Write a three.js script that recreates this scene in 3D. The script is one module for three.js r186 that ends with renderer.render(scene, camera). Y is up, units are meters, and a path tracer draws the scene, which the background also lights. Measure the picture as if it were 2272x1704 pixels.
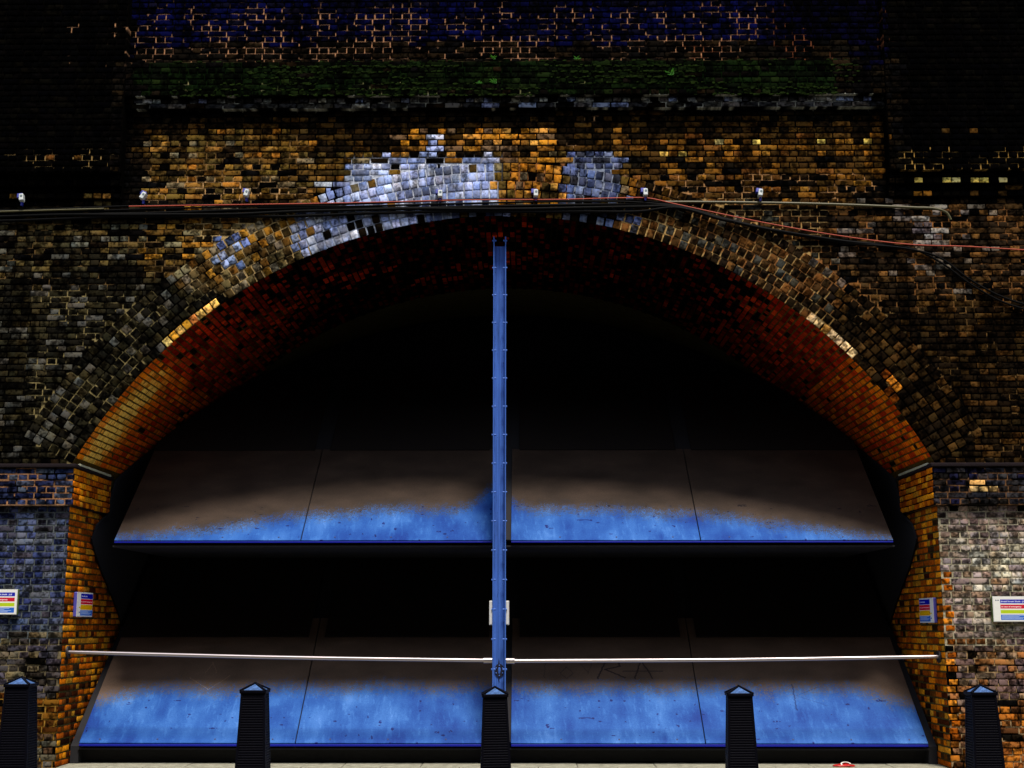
import * as THREE from 'three';
import { mergeGeometries } from 'three/addons/utils/BufferGeometryUtils.js';
import { RoundedBoxGeometry } from 'three/addons/geometries/RoundedBoxGeometry.js';

// ---------------------------------------------------------------- camera, sky, sun, exposure
const scene = new THREE.Scene();
const camera = new THREE.PerspectiveCamera(31.71, 1024 / 768, 0.1, 400);
camera.rotation.order = 'YXZ';
camera.position.set(0.3, 1.6, 15.8);
camera.rotation.set(THREE.MathUtils.degToRad(10.09), THREE.MathUtils.degToRad(0.54), 0);

const renderer = new THREE.WebGLRenderer({ antialias: true });
renderer.toneMapping = THREE.LinearToneMapping;
renderer.toneMappingExposure = 3.7;
renderer.shadowMap.enabled = true;

{ // overcast sky: brighter towards the zenith, faintly blue
  const w = 64, h = 32, d = new Float32Array(w * h * 4);
  for (let j = 0; j < h; j++) for (let i = 0; i < w; i++) {
    const up = Math.sin(((j + 0.5) / h - 0.5) * Math.PI);
    const l = up > 0 ? 0.36 * (0.6 + 0.4 * up) : 0.06;
    const k = (j * w + i) * 4;
    d[k] = l * 0.9; d[k + 1] = l * 0.98; d[k + 2] = l * 1.16; d[k + 3] = 1;
  }
  const t = new THREE.DataTexture(d, w, h, THREE.RGBAFormat, THREE.FloatType);
  t.mapping = THREE.EquirectangularReflectionMapping; t.magFilter = THREE.LinearFilter; t.needsUpdate = true;
  scene.background = t; scene.environment = t;
}
const sun = new THREE.DirectionalLight(0xfff4e6, 1.4);
sun.position.set(2.5, 22, 9); sun.target.position.set(0, 0, 0);
sun.castShadow = true; sun.shadow.radius = 22;
sun.shadow.mapSize.set(2048, 2048);
Object.assign(sun.shadow.camera, { left: -12, right: 12, top: 14, bottom: -12, near: 1, far: 60 });
scene.add(sun, sun.target);

// ---------------------------------------------------------------- helpers
let seed = 20240611;
const rnd = () => { seed |= 0; seed = seed + 0x6D2B79F5 | 0; let t = Math.imul(seed ^ seed >>> 15, 1 | seed); t = t + Math.imul(t ^ t >>> 7, 61 | t) ^ t; return ((t ^ t >>> 14) >>> 0) / 4294967296; };
const rr = (a, b) => a + (b - a) * rnd();
const clamp = (x, a = 0, b = 1) => x < a ? a : x > b ? b : x;
const sstep = (a, b, x) => { const t = clamp((x - a) / (b - a)); return t * t * (3 - 2 * t); };
const lerp = (a, b, t) => a + (b - a) * t;
const lin = c => c <= 10.31 ? c / 3294.6 : Math.pow((c / 255 + 0.055) / 1.055, 2.4);
const V = (x, y, z) => new THREE.Vector3(x, y, z);
const lattice = new Float32Array(65536); for (let i = 0; i < 65536; i++) lattice[i] = rnd();
function vnoise(x, y) {
  const xi = Math.floor(x), yi = Math.floor(y); let fx = x - xi, fy = y - yi;
  fx = fx * fx * (3 - 2 * fx); fy = fy * fy * (3 - 2 * fy);
  const a = (xi & 255) + ((yi & 255) << 8), x1 = (xi + 1) & 255, y1 = ((yi + 1) & 255) << 8;
  const p = lattice[a], q = lattice[x1 + ((yi & 255) << 8)], r = lattice[(xi & 255) + y1], s = lattice[x1 + y1];
  return p + (q - p) * fx + (r - p) * fy + (p - q - r + s) * fx * fy;
}
const fbm = (x, y, n = 4) => { let s = 0, a = 0.5, t = 0; for (let i = 0; i < n; i++) { s += a * vnoise(x, y); t += a; a *= 0.5; x = x * 2.03 + 17.3; y = y * 2.03 + 5.7; } return s / t; };
function tex(w, h, fn, { srgb = true, repeat = false } = {}) {
  const d = new Uint8Array(w * h * 4), o = [0, 0, 0];
  for (let j = 0, k = 0; j < h; j++) for (let i = 0; i < w; i++, k += 4) {
    fn(i, j, o); d[k] = clamp(o[0], 0, 255); d[k + 1] = clamp(o[1], 0, 255); d[k + 2] = clamp(o[2], 0, 255); d[k + 3] = 255;
  }
  const t = new THREE.DataTexture(d, w, h, THREE.RGBAFormat);
  if (srgb) t.colorSpace = THREE.SRGBColorSpace;
  t.magFilter = THREE.LinearFilter; t.minFilter = THREE.LinearMipmapLinearFilter; t.generateMipmaps = true;
  if (repeat) t.wrapS = t.wrapT = THREE.RepeatWrapping;
  t.needsUpdate = true; return t;
}
const taken = {};
const numbered = n => { const k = taken[n] = (taken[n] ?? -1) + 1; return k ? n + '_' + String(k).padStart(3, '0') : n; };
function tag(o, label, category, group, kind) { o.name = numbered(o.name); o.userData.label = label; o.userData.category = category; if (group) o.userData.group = group; if (kind) o.userData.kind = kind; scene.add(o); return o; }
function part(name, geo, mat, parent) { const m = new THREE.Mesh(geo, mat); m.name = name; m.castShadow = m.receiveShadow = true; parent?.add(m); return m; }
function group(name) { const g = new THREE.Group(); g.name = name; return g; }
const box = (w, h, d, x = 0, y = 0, z = 0) => new THREE.BoxGeometry(w, h, d).translate(x, y, z);
const phys = o => new THREE.MeshPhysicalMaterial({ roughness: 0.9, metalness: 0, ...o });

const PAL=[/*soot*/[[13,11,8],[20,15,9],[7,7,8],[30,22,12],[5,4,4]],
/*pitch*/[[2,2,2],[4,3,3],[1,1,2],[6,5,3]],
/*navy*/[[4,6,40],[3,4,28],[6,8,48],[2,2,14],[4,5,36],[10,9,20]],
/*navydim*/[[4,4,22],[3,3,14],[6,5,28],[2,2,8]],
/*moss*/[[15,27,8],[9,16,5],[22,32,11],[6,9,4],[12,21,6],[5,6,4]],
/*lime1*/[[150,150,140],[70,65,60],[20,18,14],[120,130,160],[40,36,20],[12,10,8]],
/*under*/[[25,18,10],[12,9,6],[50,34,12],[8,7,5],[70,48,18]],
/*ochre*/[[205,135,35],[170,110,35],[225,160,70],[120,80,30],[80,70,60],[190,120,30]],
/*ochreB*/[[120,88,32],[95,78,32],[150,106,46],[72,60,28],[175,112,38],[128,116,88],[52,42,20],[84,58,22],[100,72,26]],
/*ochreC*/[[112,72,22],[76,50,17],[140,94,32],[54,38,16],[36,26,12],[110,68,30],[62,44,18]],
/*palehead*/[[215,190,90],[200,160,70],[190,180,120]],
/*limeblue*/[[168,182,226],[192,203,236],[142,158,206],[214,221,242],[112,126,172],[160,176,226]],
/*limedim*/[[95,108,150],[70,80,120],[120,130,160],[50,56,80],[40,38,34]],
/*spanL*/[[146,104,36],[104,80,32],[176,122,40],[76,64,36],[120,112,84],[56,44,22],[90,64,26],[66,50,22]],
/*spanLm*/[[60,55,35],[35,30,18],[90,75,40],[90,90,80],[22,18,10],[15,13,8]],
/*spanLl*/[[30,27,15],[18,16,10],[48,42,24],[80,78,70],[11,10,7],[14,12,8]],
/*spanR*/[[70,48,22],[40,28,14],[104,70,32],[110,100,88],[24,17,9],[16,11,6]],
/*greyR*/[[110,95,95],[150,140,130],[80,66,60]],
/*spanRl*/[[45,32,14],[25,18,9],[74,50,22],[14,10,6],[18,13,8]],
/*ringR*/[[64,42,18],[30,22,12],[100,65,30],[15,12,10],[56,58,52],[40,27,13]],
/*ringL*/[[170,115,35],[90,80,50],[40,36,22],[120,110,90],[60,45,20],[100,66,22]],
/*blueblob*/[[110,130,190],[80,100,150],[150,165,200],[30,34,40]],
/*newL*/[[238,168,52],[240,182,92],[222,134,62],[232,190,110]],
/*newR*/[[250,200,120],[242,172,82],[250,215,160]],
/*impL*/[[40,50,86],[60,70,102],[25,30,62],[78,88,108],[36,42,74]],
/*impR*/[[40,40,46],[25,25,50],[58,54,54],[30,26,22]],
/*patch*/[[250,200,130],[235,180,100]],
/*pierL*/[[55,65,106],[75,85,112],[42,50,92],[95,100,112],[60,56,62],[84,90,120]],
/*pierLm*/[[60,56,60],[90,82,64],[40,36,32],[118,104,74],[70,66,80]],
/*pierLl*/[[92,50,12],[52,28,8],[22,13,6],[120,80,25],[70,38,10]],
/*foot*/[[80,75,60],[60,45,30],[100,95,85],[70,50,34]],
/*pierR*/[[150,130,124],[110,92,92],[180,165,146],[140,114,90],[170,150,140]],
/*pierRb*/[[212,203,184],[190,176,165],[162,146,148],[222,212,180]],
/*rust*/[[190,100,15],[150,75,12],[210,130,40],[120,60,14]],
/*pierRm*/[[122,102,88],[86,68,70],[146,120,92],[150,96,48],[104,84,82]],
/*pierRl*/[[130,75,30],[92,60,30],[156,116,86],[62,36,20],[170,100,30]]];
const PALETTE={sootShade:0,pitch:1,navy:2,navydim:3,moss:4,lime1:5,under:6,ochre:7,ochreB:8,ochreC:9,palehead:10,limeblue:11,limedim:12,spanL:13,spanLm:14,spanLl:15,spanR:16,greyR:17,spanRl:18,ringR:19,ringL:20,blueblob:21,newL:22,newR:23,impL:24,impR:25,patch:26,pierL:27,pierLm:28,pierLl:29,foot:30,pierR:31,pierRb:32,rust:33,pierRm:34,pierRl:35};
const BRICK_ZONES=[
[-7.41,8.41,8.36,10.2,0,'pitch',1],
[-4.57,8.41,3.6,10.2,0.16,'navy',1],
[3.32,8.39,4.78,10.18,0.11,'navydim',0.9],
[-4.49,7.99,4.4,8.69,0.03,'sootShade',1],
[-4.49,7.99,4.12,8.41,0.06,'moss',0.95],
[-4.47,7.81,4.71,7.99,0.02,'lime1',0.85],
[-4.48,7.25,4.7,7.73,0.11,'under',1],
[-1.38,7.25,0.67,7.61,0.08,'ochre',0.72],
[-4.41,6.67,-2.14,7.53,0.13,'ochreB',0.8],
[-2.15,7.26,-1.38,7.58,0.08,'under',0.9],
[1.44,6.58,4.67,7.5,0.13,'ochreC',0.8],
[2.38,7.35,4.69,7.42,0.01,'palehead',0.3],
[1.99,7.21,2.71,7.29,0.01,'palehead',0.5],
[-2.3,6.48,1.6,7.25,0.05,'ochreB',0.7],
[-0.05,6.58,0.89,7.22,0.04,'ochre',0.6],
[-4.41,5.53,-2.12,6.57,0.16,'spanL',0.8],
[-6.61,5.59,-4.36,6.58,0.22,'spanLm',0.85],
[-6.5,3.41,-3.69,5.7,0.22,'spanLl',1],
[2.02,5.51,7.01,6.63,0.22,'spanR',0.85],
[4.86,6.08,5.34,6.61,0.04,'greyR',0.55],
[3.38,3.4,6.89,5.57,0.22,'spanRl',1],
[1.37,5.13,3.97,6.64,0.16,'ringR',0.9],
[-3.75,5.48,-2.23,6.55,0.11,'ringL',0.85],
[-4.37,4.7,-3.5,5.48,0.11,'spanLl',0.9],
[-3.48,5.87,-3.07,6.29,0.03,'blueblob',0.7],
[-1.42,6.58,0.04,7.27,0.3,'limeblue',0.97],
[-1.86,6.59,-1.31,7.16,0.08,'limeblue',0.85],
[-2.24,6.59,-1.8,6.91,0.11,'limeblue',0.75],
[-2.56,6.03,-0.54,6.63,0.1,'limeblue',0.7],
[-1.14,6.31,0.06,6.64,0.06,'limedim',0.8],
[0.78,6.58,1.52,7.25,0.19,'limedim',0.95],
[0.82,6.31,1.7,6.62,0.04,'limedim',0.6],
[-7.46,2.96,-4.99,3.41,0,'impL',1],
[5.07,2.95,7.84,3.4,0,'impR',1],
[5.43,3.11,5.77,3.25,0.01,'patch',0.8],
[-7.38,1.38,-4.91,2.96,0.05,'pierL',1],
[-7.29,0.79,-4.85,1.43,0.11,'pierLm',0.9],
[-7.24,0.39,-4.82,0.82,0.04,'pierLl',0.95],
[-7.21,-0.08,-4.79,0.39,0.03,'foot',0.9],
[5.01,1.38,7.76,2.95,0.05,'pierR',1],
[5.43,1.99,7.77,2.63,0.16,'pierRb',0.85],  // paler bricks: glow of reflected sunlight painted onto the pier
[5.11,0.72,7.66,1.43,0.11,'pierRm',0.95],
[4.91,-0.07,7.6,0.72,0.05,'pierRl',0.95],
[4.96,0.33,5.2,2.22,0.03,'rust',0.8],
[-7.9,6.68,-4.74,10.24,0,'pitch',1],  // upper corners: vignette darkening put into the brick colour
[4.88,6.69,8.84,10.17,0,'pitch',1],
[5.05,6.88,6.17,6.96,0,'palehead',0.55],
[5.04,6.69,6.3,6.84,0.01,'ochreC',0.5],
[5.24,7.38,5.9,7.49,0.01,'ochreC',0.5],
[-5.63,7.16,-4.72,7.24,0.01,'ochreC',0.35],
[-6.1,6.68,-4.78,6.75,0.01,'ochreB',0.35]];
const MORTAR_ZONES=[
[-4.52,8.41,3.31,9.2,0.32,[190,138,100],0.56],
[2.19,8.4,4.76,9.18,0.32,[120,70,45],0.2],
[-5.39,8.35,-4.48,8.95,0.11,[190,140,100],0.25],
[-4.49,7.99,4.12,8.41,0.05,[12,26,7],0.8],
[-4.48,7.99,1.62,8.16,0.05,[170,160,110],0.15],
[-4.47,7.81,4.71,7.99,0.02,[165,165,150],0.4],
[-4.4,6.67,-2.3,7.03,0.14,[216,170,112],0.6],
[-4.42,6.95,-2.15,7.53,0.14,[130,98,56],0.42],
[0.51,7.34,1.22,7.77,0.11,[200,150,100],0.4],
[1.49,6.65,4.66,7.04,0.16,[190,140,90],0.46],
[-1.86,6.59,0.01,7.23,0.11,[222,230,246],0.95],
[-2.56,6.03,-0.54,6.63,0.1,[190,202,226],0.82],
[0.82,6.58,1.46,7.25,0.04,[150,160,180],0.7],
[0.01,6.58,0.84,7.22,0.04,[170,110,60],0.35],
[1.42,5.13,4.02,6.7,0.16,[200,162,100],0.78],
[3.38,3.61,4.88,5.57,0.22,[156,124,72],0.44],
[-3.75,5.48,-2.23,6.55,0.11,[190,160,105],0.62],
[-5.63,3.43,-3.48,5.59,0.22,[150,134,88],0.48],
[-6.61,5.59,-3.76,6.58,0.16,[120,94,56],0.38],
[2.02,5.24,7,6.63,0.22,[150,100,55],0.4],
[3.97,3.42,6.89,5.57,0.22,[120,90,50],0.16],
[-7.46,2.96,-4.99,3.41,0,[172,124,86],0.55],
[5.07,2.95,7.84,3.4,0,[120,86,58],0.35],
[-7.38,1.38,-4.91,2.96,0.05,[112,120,122],0.85],
[-7.29,0.79,-4.85,1.43,0.11,[130,118,90],0.55],
[-7.22,-0.08,-4.8,0.82,0.04,[160,120,50],0.5],
[5.01,1.33,7.75,2.95,0.05,[206,196,164],0.88],
[4.95,0.67,7.66,1.38,0.11,[170,140,100],0.55],
[4.91,-0.07,7.6,0.72,0.04,[180,150,110],0.6],
[-7.8,7.05,-4.68,7.3,0.02,[170,138,84],0.42],
[4.82,7,8.73,7.29,0.02,[182,142,74],0.5]];

// ---------------------------------------------------------------- brick and mortar surfaces
const K = 0.86;                                   // albedo of a surface that reads as its listed colour
const WX0 = -7.6, WX1 = 7.6, WY1 = 10.2;
const inZone = (z, x, y) => {                     // 1 inside, 0 outside, a soft wandering edge between
  const s = z[4] || 0.001, dx = Math.min(x - z[0], z[2] - x), dy = Math.min(y - z[1], z[3] - y);
  return clamp(Math.min(dx, dy) / s + 0.5);
};
function brickColour(x, y) {
  let p = PALETTE.sootShade;
  const j = (vnoise(x * 2.3 + 40, y * 2.3) - 0.5) * 0.25, k = (vnoise(x * 2.3, y * 2.3 + 70) - 0.5) * 0.25;
  for (const z of BRICK_ZONES) {
    const w = z[4] > 0.02 ? inZone(z, x + j * Math.min(1, z[4] * 6), y + k * Math.min(1, z[4] * 6)) : inZone(z, x, y);
    if (w > 0 && rnd() < w * z[6]) p = PALETTE[z[5]];
  }
  return mixed(PAL[p]);
}
function mixed(list, k = 0.18) { const c = pick(list), m = [0, 1, 2].map(i => list.reduce((t, q) => t + lin(q[i]), 0) / list.length); return c.map((v, i) => lerp(v, m[i], k)); }
function pick(list, jitter = 0.22) { const c = list[Math.floor(rnd() * list.length)], m = 1 + rr(-jitter, jitter); return [lin(c[0]) * m * rr(0.93, 1.07), lin(c[1]) * m, lin(c[2]) * m * rr(0.93, 1.07)]; }

// grime, pitting and run-off over the bricks of the front: a wall-sized sheet, so nothing repeats
const GW = 2048, GH = 1374;
const LIME = [[-1.55, 6.4, 0.02, 7.26], [-2.2, 6.5, -1.5, 7.1], [-2.6, 6.05, -0.4, 6.66], [0.8, 6.3, 1.46, 7.24]];   // lime washed down over the crown
const grimeTex = tex(GW, GH, (i, j, o) => {
  const x = WX0 + (i + 0.5) / GW * (WX1 - WX0), y = (j + 0.5) / GH * WY1;
  const fine = fbm(x * 52, y * 52, 3), mid = fbm(x * 17 + 3, y * 19, 3), run = fbm(x * 7.5, y * 0.9 + 9, 3), big = fbm(x * 2.1 + 7, y * 2.1, 3);
  let v = 0.12 + 1.15 * sstep(0.34, 0.64, fine * 0.5 + mid * 0.5) * (0.45 + 0.55 * sstep(0.36, 0.58, mid));
  v *= (0.66 + 0.5 * sstep(0.3, 0.65, run)) * (0.7 + 0.55 * sstep(0.35, 0.62, big));
  v += sstep(0.7, 0.8, fbm(x * 34 + 9, y * 34 + 2, 2)) * 0.25;
  let l = 0; for (const q of LIME) l = Math.max(l, clamp(Math.min(x - q[0], q[2] - x, y - q[1], q[3] - y) / 0.12 + 0.5));
  if (l > 0) { const st = fbm(x * 22, y * 2.6 + 4, 3), pat = fbm(x * 3 + 2, y * 4, 3); v = lerp(v, 0.12 + 1.05 * (0.35 * sstep(0.38, 0.6, fine) + 0.65 * sstep(0.36, 0.6, st)) * (0.3 + 0.8 * sstep(0.38, 0.56, pat)), l * 0.85); }
  const hue = fbm(x * 11 + 90, y * 13 + 4, 2) - 0.5, t = c => Math.pow(clamp(v * c, 0.04, 1.15) / 1.15, 1 / 2.2) * 255;
  o[0] = t(1 + hue * 0.35); o[1] = t(1); o[2] = t(1 - hue * 0.5);
});
const mortarTex = tex(GW, GH, (i, j, o) => {
  const x = WX0 + (i + 0.5) / GW * (WX1 - WX0), y = (j + 0.5) / GH * WY1;
  const n = fbm(x * 3.6 + 31, y * 3.6 + 8, 3) * 0.62 + vnoise(x * 13, y * 22 + 5) * 0.38, g = fbm(x * 60, y * 60, 2);
  let r = 5, gg = 4, b = 3;
  for (let q = 0; q < MORTAR_ZONES.length; q++) {
    const z = MORTAR_ZONES[q], w = inZone(z, x, y); if (w <= 0) continue;
    const thr = 0.72 - 0.44 * z[6] * w, a = z[6] > 0.8 ? w * z[6] : sstep(thr - 0.05, thr + 0.08, n) * Math.min(1, w * 1.4), c = z[5];
    r = lerp(r, c[0], a); gg = lerp(gg, c[1], a); b = lerp(b, c[2], a);
  }
  const m = 0.62 + 0.6 * g; o[0] = r * m; o[1] = gg * m; o[2] = b * m;
});
const grainTex = tex(1024, 1024, (i, j, o) => {
  const x = i / 1024 * 256, y = j / 1024 * 256;      // 256 lattice cells: tiles without a seam
  const a = vnoise(x, y) * 0.5 + vnoise(x / 4, y / 4 * 1) * 0.5, b = vnoise(x / 16, y / 16), v = clamp(0.3 + 0.9 * sstep(0.2, 0.75, a) * (0.6 + 0.5 * b), 0.1, 1.1);
  const t = Math.pow(clamp(0.3 + 0.7 * v) / 1.1, 1 / 2.2) * 255; o[0] = o[1] = o[2] = t;
}, { repeat: true });
const bumpTex = tex(1024, 1024, (i, j, o) => { const x = i / 4, y = j / 4; const v = (vnoise(x, y) * 0.35 + vnoise(x / 2, y / 2) * 0.35 + vnoise(x / 8, y / 8) * 0.3) * 255; o[0] = o[1] = o[2] = v; }, { srgb: false, repeat: true });

const brickMat = phys({ color: new THREE.Color(K * 1.55, K * 1.55, K * 1.55), map: grimeTex, vertexColors: true, roughness: 1, specularIntensity: 0.02 });
const vaultBrickMat = phys({ color: new THREE.Color(1.45, 1.45, 1.45), map: grainTex, vertexColors: true, roughness: 1, specularIntensity: 0.02 });
const mortarMat = phys({ color: new THREE.Color(K, K, K), map: mortarTex, roughness: 1, specularIntensity: 0.02 });
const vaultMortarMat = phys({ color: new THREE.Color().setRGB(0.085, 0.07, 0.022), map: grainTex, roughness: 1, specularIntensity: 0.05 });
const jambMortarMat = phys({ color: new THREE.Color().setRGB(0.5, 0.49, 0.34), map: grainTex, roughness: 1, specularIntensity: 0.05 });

const stoneMat = phys({ color: new THREE.Color().setRGB(0.02, 0.014, 0.016), map: grainTex, roughness: 0.95, specularIntensity: 0.2 });
const litEdgeMat = phys({ color: new THREE.Color().setRGB(0.66, 0.66, 0.45), map: grainTex, roughness: 1, specularIntensity: 0.1 });
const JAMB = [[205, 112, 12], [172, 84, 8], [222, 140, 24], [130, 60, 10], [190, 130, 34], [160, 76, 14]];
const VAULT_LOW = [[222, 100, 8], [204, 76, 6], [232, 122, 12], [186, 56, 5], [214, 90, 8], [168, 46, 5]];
const VAULT_HIGH = [[180, 42, 6], [150, 30, 5], [200, 58, 8], [128, 24, 5], [160, 50, 10], [100, 20, 5]];  // deeper red: light falling off up the vault, put into the colour
function boxUV(w, h, d, x, y, z) {                // a box whose uv are the wall's own metres
  const g = box(w, h, d, x, y, z), p = g.attributes.position, u = g.attributes.uv;
  for (let i = 0; i < p.count; i++) u.setXY(i, (p.getX(i) - WX0) / (WX1 - WX0), p.getY(i) / WY1);
  return g;
}
// one worn brick: 25 vertices, 40 faces. corners: a b c d on the wall's face, n: outward
const RING = [[0, 0], [0.5, 0], [1, 0], [1, 0.5], [1, 1], [0.5, 1], [0, 1], [0, 0.5]];
function brick(a, b, c, d, n, colour, uvOf, { wear = 1, proud = null } = {}) {
  if (b.clone().sub(a).cross(d.clone().sub(a)).dot(n) < 0) { const k = b; b = a; a = k; const m = c; c = d; d = m; }
  const pos = [], nor = [], uv = [], col = [], idx = [];
  const u = b.clone().sub(a), v = d.clone().sub(a), w = u.length(), h = v.length(); u.normalize(); v.normalize();
  const at = (s, t) => a.clone().multiplyScalar((1 - s) * (1 - t)).addScaledVector(b, s * (1 - t)).addScaledVector(c, s * t).addScaledVector(d, (1 - s) * t);
  const mid = at(0.5, 0.5), out = proud ?? rr(-0.004, 0.005), tx = rr(-0.02, 0.02), ty = rr(-0.03, 0.03);
  const put = (p, nn, m) => { pos.push(p.x - mid.x, p.y - mid.y, p.z - mid.z); nor.push(nn.x, nn.y, nn.z); const q = uvOf(p); uv.push(q[0], q[1]); col.push(colour[0] * m, colour[1] * m, colour[2] * m); };
  const jit = RING.map(() => [rr(0.0, 0.0045) * wear, rr(0, 0.0045) * wear]);
  for (let layer = 0; layer < 3; layer++) RING.forEach(([s, t], i) => {
    const sx = Math.sign(0.5 - s), sy = Math.sign(0.5 - t), cor = sx && sy ? 1.25 : 1;
    const ins = layer === 2 ? 0.005 * cor : 0;
    const p = at(s, t).addScaledVector(u, sx * (jit[i][0] + ins)).addScaledVector(v, sy * (jit[i][1] + ins));
    const lat = u.clone().multiplyScalar(-sx).addScaledVector(v, -sy).normalize();
    const depth = layer === 0 ? -0.03 : layer === 1 ? -0.004 + out : out + (s - 0.5) * w * tx + (t - 0.5) * h * ty;
    p.addScaledVector(n, depth);
    const nn = layer === 0 ? lat : layer === 1 ? lat.clone().add(n).normalize() : n.clone().addScaledVector(lat, 0.22).normalize();
    put(p, nn, layer === 2 ? rr(0.88, 1.1) : rr(0.7, 1));
  });
  put(at(rr(0.4, 0.6), rr(0.4, 0.6)).addScaledVector(n, out + rr(-0.001, 0.002)), n, rr(0.95, 1.1));
  for (let i = 0; i < 8; i++) { const k = (i + 1) % 8; idx.push(i, k, 8 + k, i, 8 + k, 8 + i, 8 + i, 8 + k, 16 + k, 8 + i, 16 + k, 16 + i, 16 + i, 16 + k, 24); }
  const g = new THREE.BufferGeometry();
  g.setAttribute('position', new THREE.Float32BufferAttribute(pos, 3)); g.setAttribute('normal', new THREE.Float32BufferAttribute(nor, 3));
  g.setAttribute('uv', new THREE.Float32BufferAttribute(uv, 2)); g.setAttribute('color', new THREE.Float32BufferAttribute(col, 3)); g.setIndex(idx);
  const shown = mid.x > -6.3 && mid.x < 6.55 && mid.y < 9.3 && mid.z > -2.6 ? 1 : 0;
  return { g, mid, score: shown * w * h * (0.02 + colour[0] + colour[1] + colour[2]) + rnd() * 1e-6 };
}
function lay(list, core, mat) {                    // the 300 that show most as parts of their own, the rest joined
  list.sort((p, q) => q.score - p.score);
  list.slice(0, 290).forEach(({ g, mid }, i) => { const m = part(i ? 'brick_' + String(i).padStart(3, '0') : 'brick', g, mat, core); m.position.copy(mid).sub(core.position); });
  const rest = list.slice(290);
  if (rest.length) { const m = part('brickwork', mergeGeometries(rest.map(({ g, mid }) => g.translate(mid.x - core.position.x, mid.y - core.position.y, mid.z - core.position.z))), mat, core); m.userData.kind = 'stuff'; }
}
const wallUV = p => [(p.x - WX0) / (WX1 - WX0), p.y / WY1];
const C = 0.0755, SL = 0.2265, J = 0.0095;          // course, stretcher, joint
// courses on a flat face. map(u, v) -> point; span(v0, v1) -> list of [u0, u1] runs
function courses(list, v0, v1, map, n, span, colour, uvOf, opt = {}) {
  let row = opt.row ?? 0;
  const cnt = Math.max(1, Math.round((v1 - v0) / C)), ch = (v1 - v0) / cnt;
  for (let k = 0; k < cnt; k++, row++) {
    const a = v0 + k * ch, b = a + ch, header = opt.headers || row % 2 === 0, L = header ? SL / 2 : SL;
    for (const [s0, s1] of span(a, b)) {
      let u = s0 - (header ? L * 0.5 : 0) - (opt.offset ?? 0), end = s1;
      u = Math.floor(s0 / L) * L + (header ? L * 0.25 : 0) - L * 2;
      for (; u < end; u += L) {
        let p = Math.max(u + rr(-0.004, 0.004), s0), q = Math.min(u + L, s1); if (q - p < 0.035) continue;
        const jy = rr(-0.0025, 0.0025), j2 = J * (opt.joint ?? 1) * rr(0.4, 0.65), A = map(p + j2, a + j2 + jy), B = map(q - j2, a + j2 + jy + rr(-0.0015, 0.0015)), D = map(p + j2, b - j2 + jy), E = map(q - j2, b - j2 + jy + rr(-0.0015, 0.0015));
        const m = map((p + q) / 2, (a + b) / 2);
        list.push(brick(A, B, E, D, n, colour(m), uvOf, opt));
      }
    }
  }
}

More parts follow.
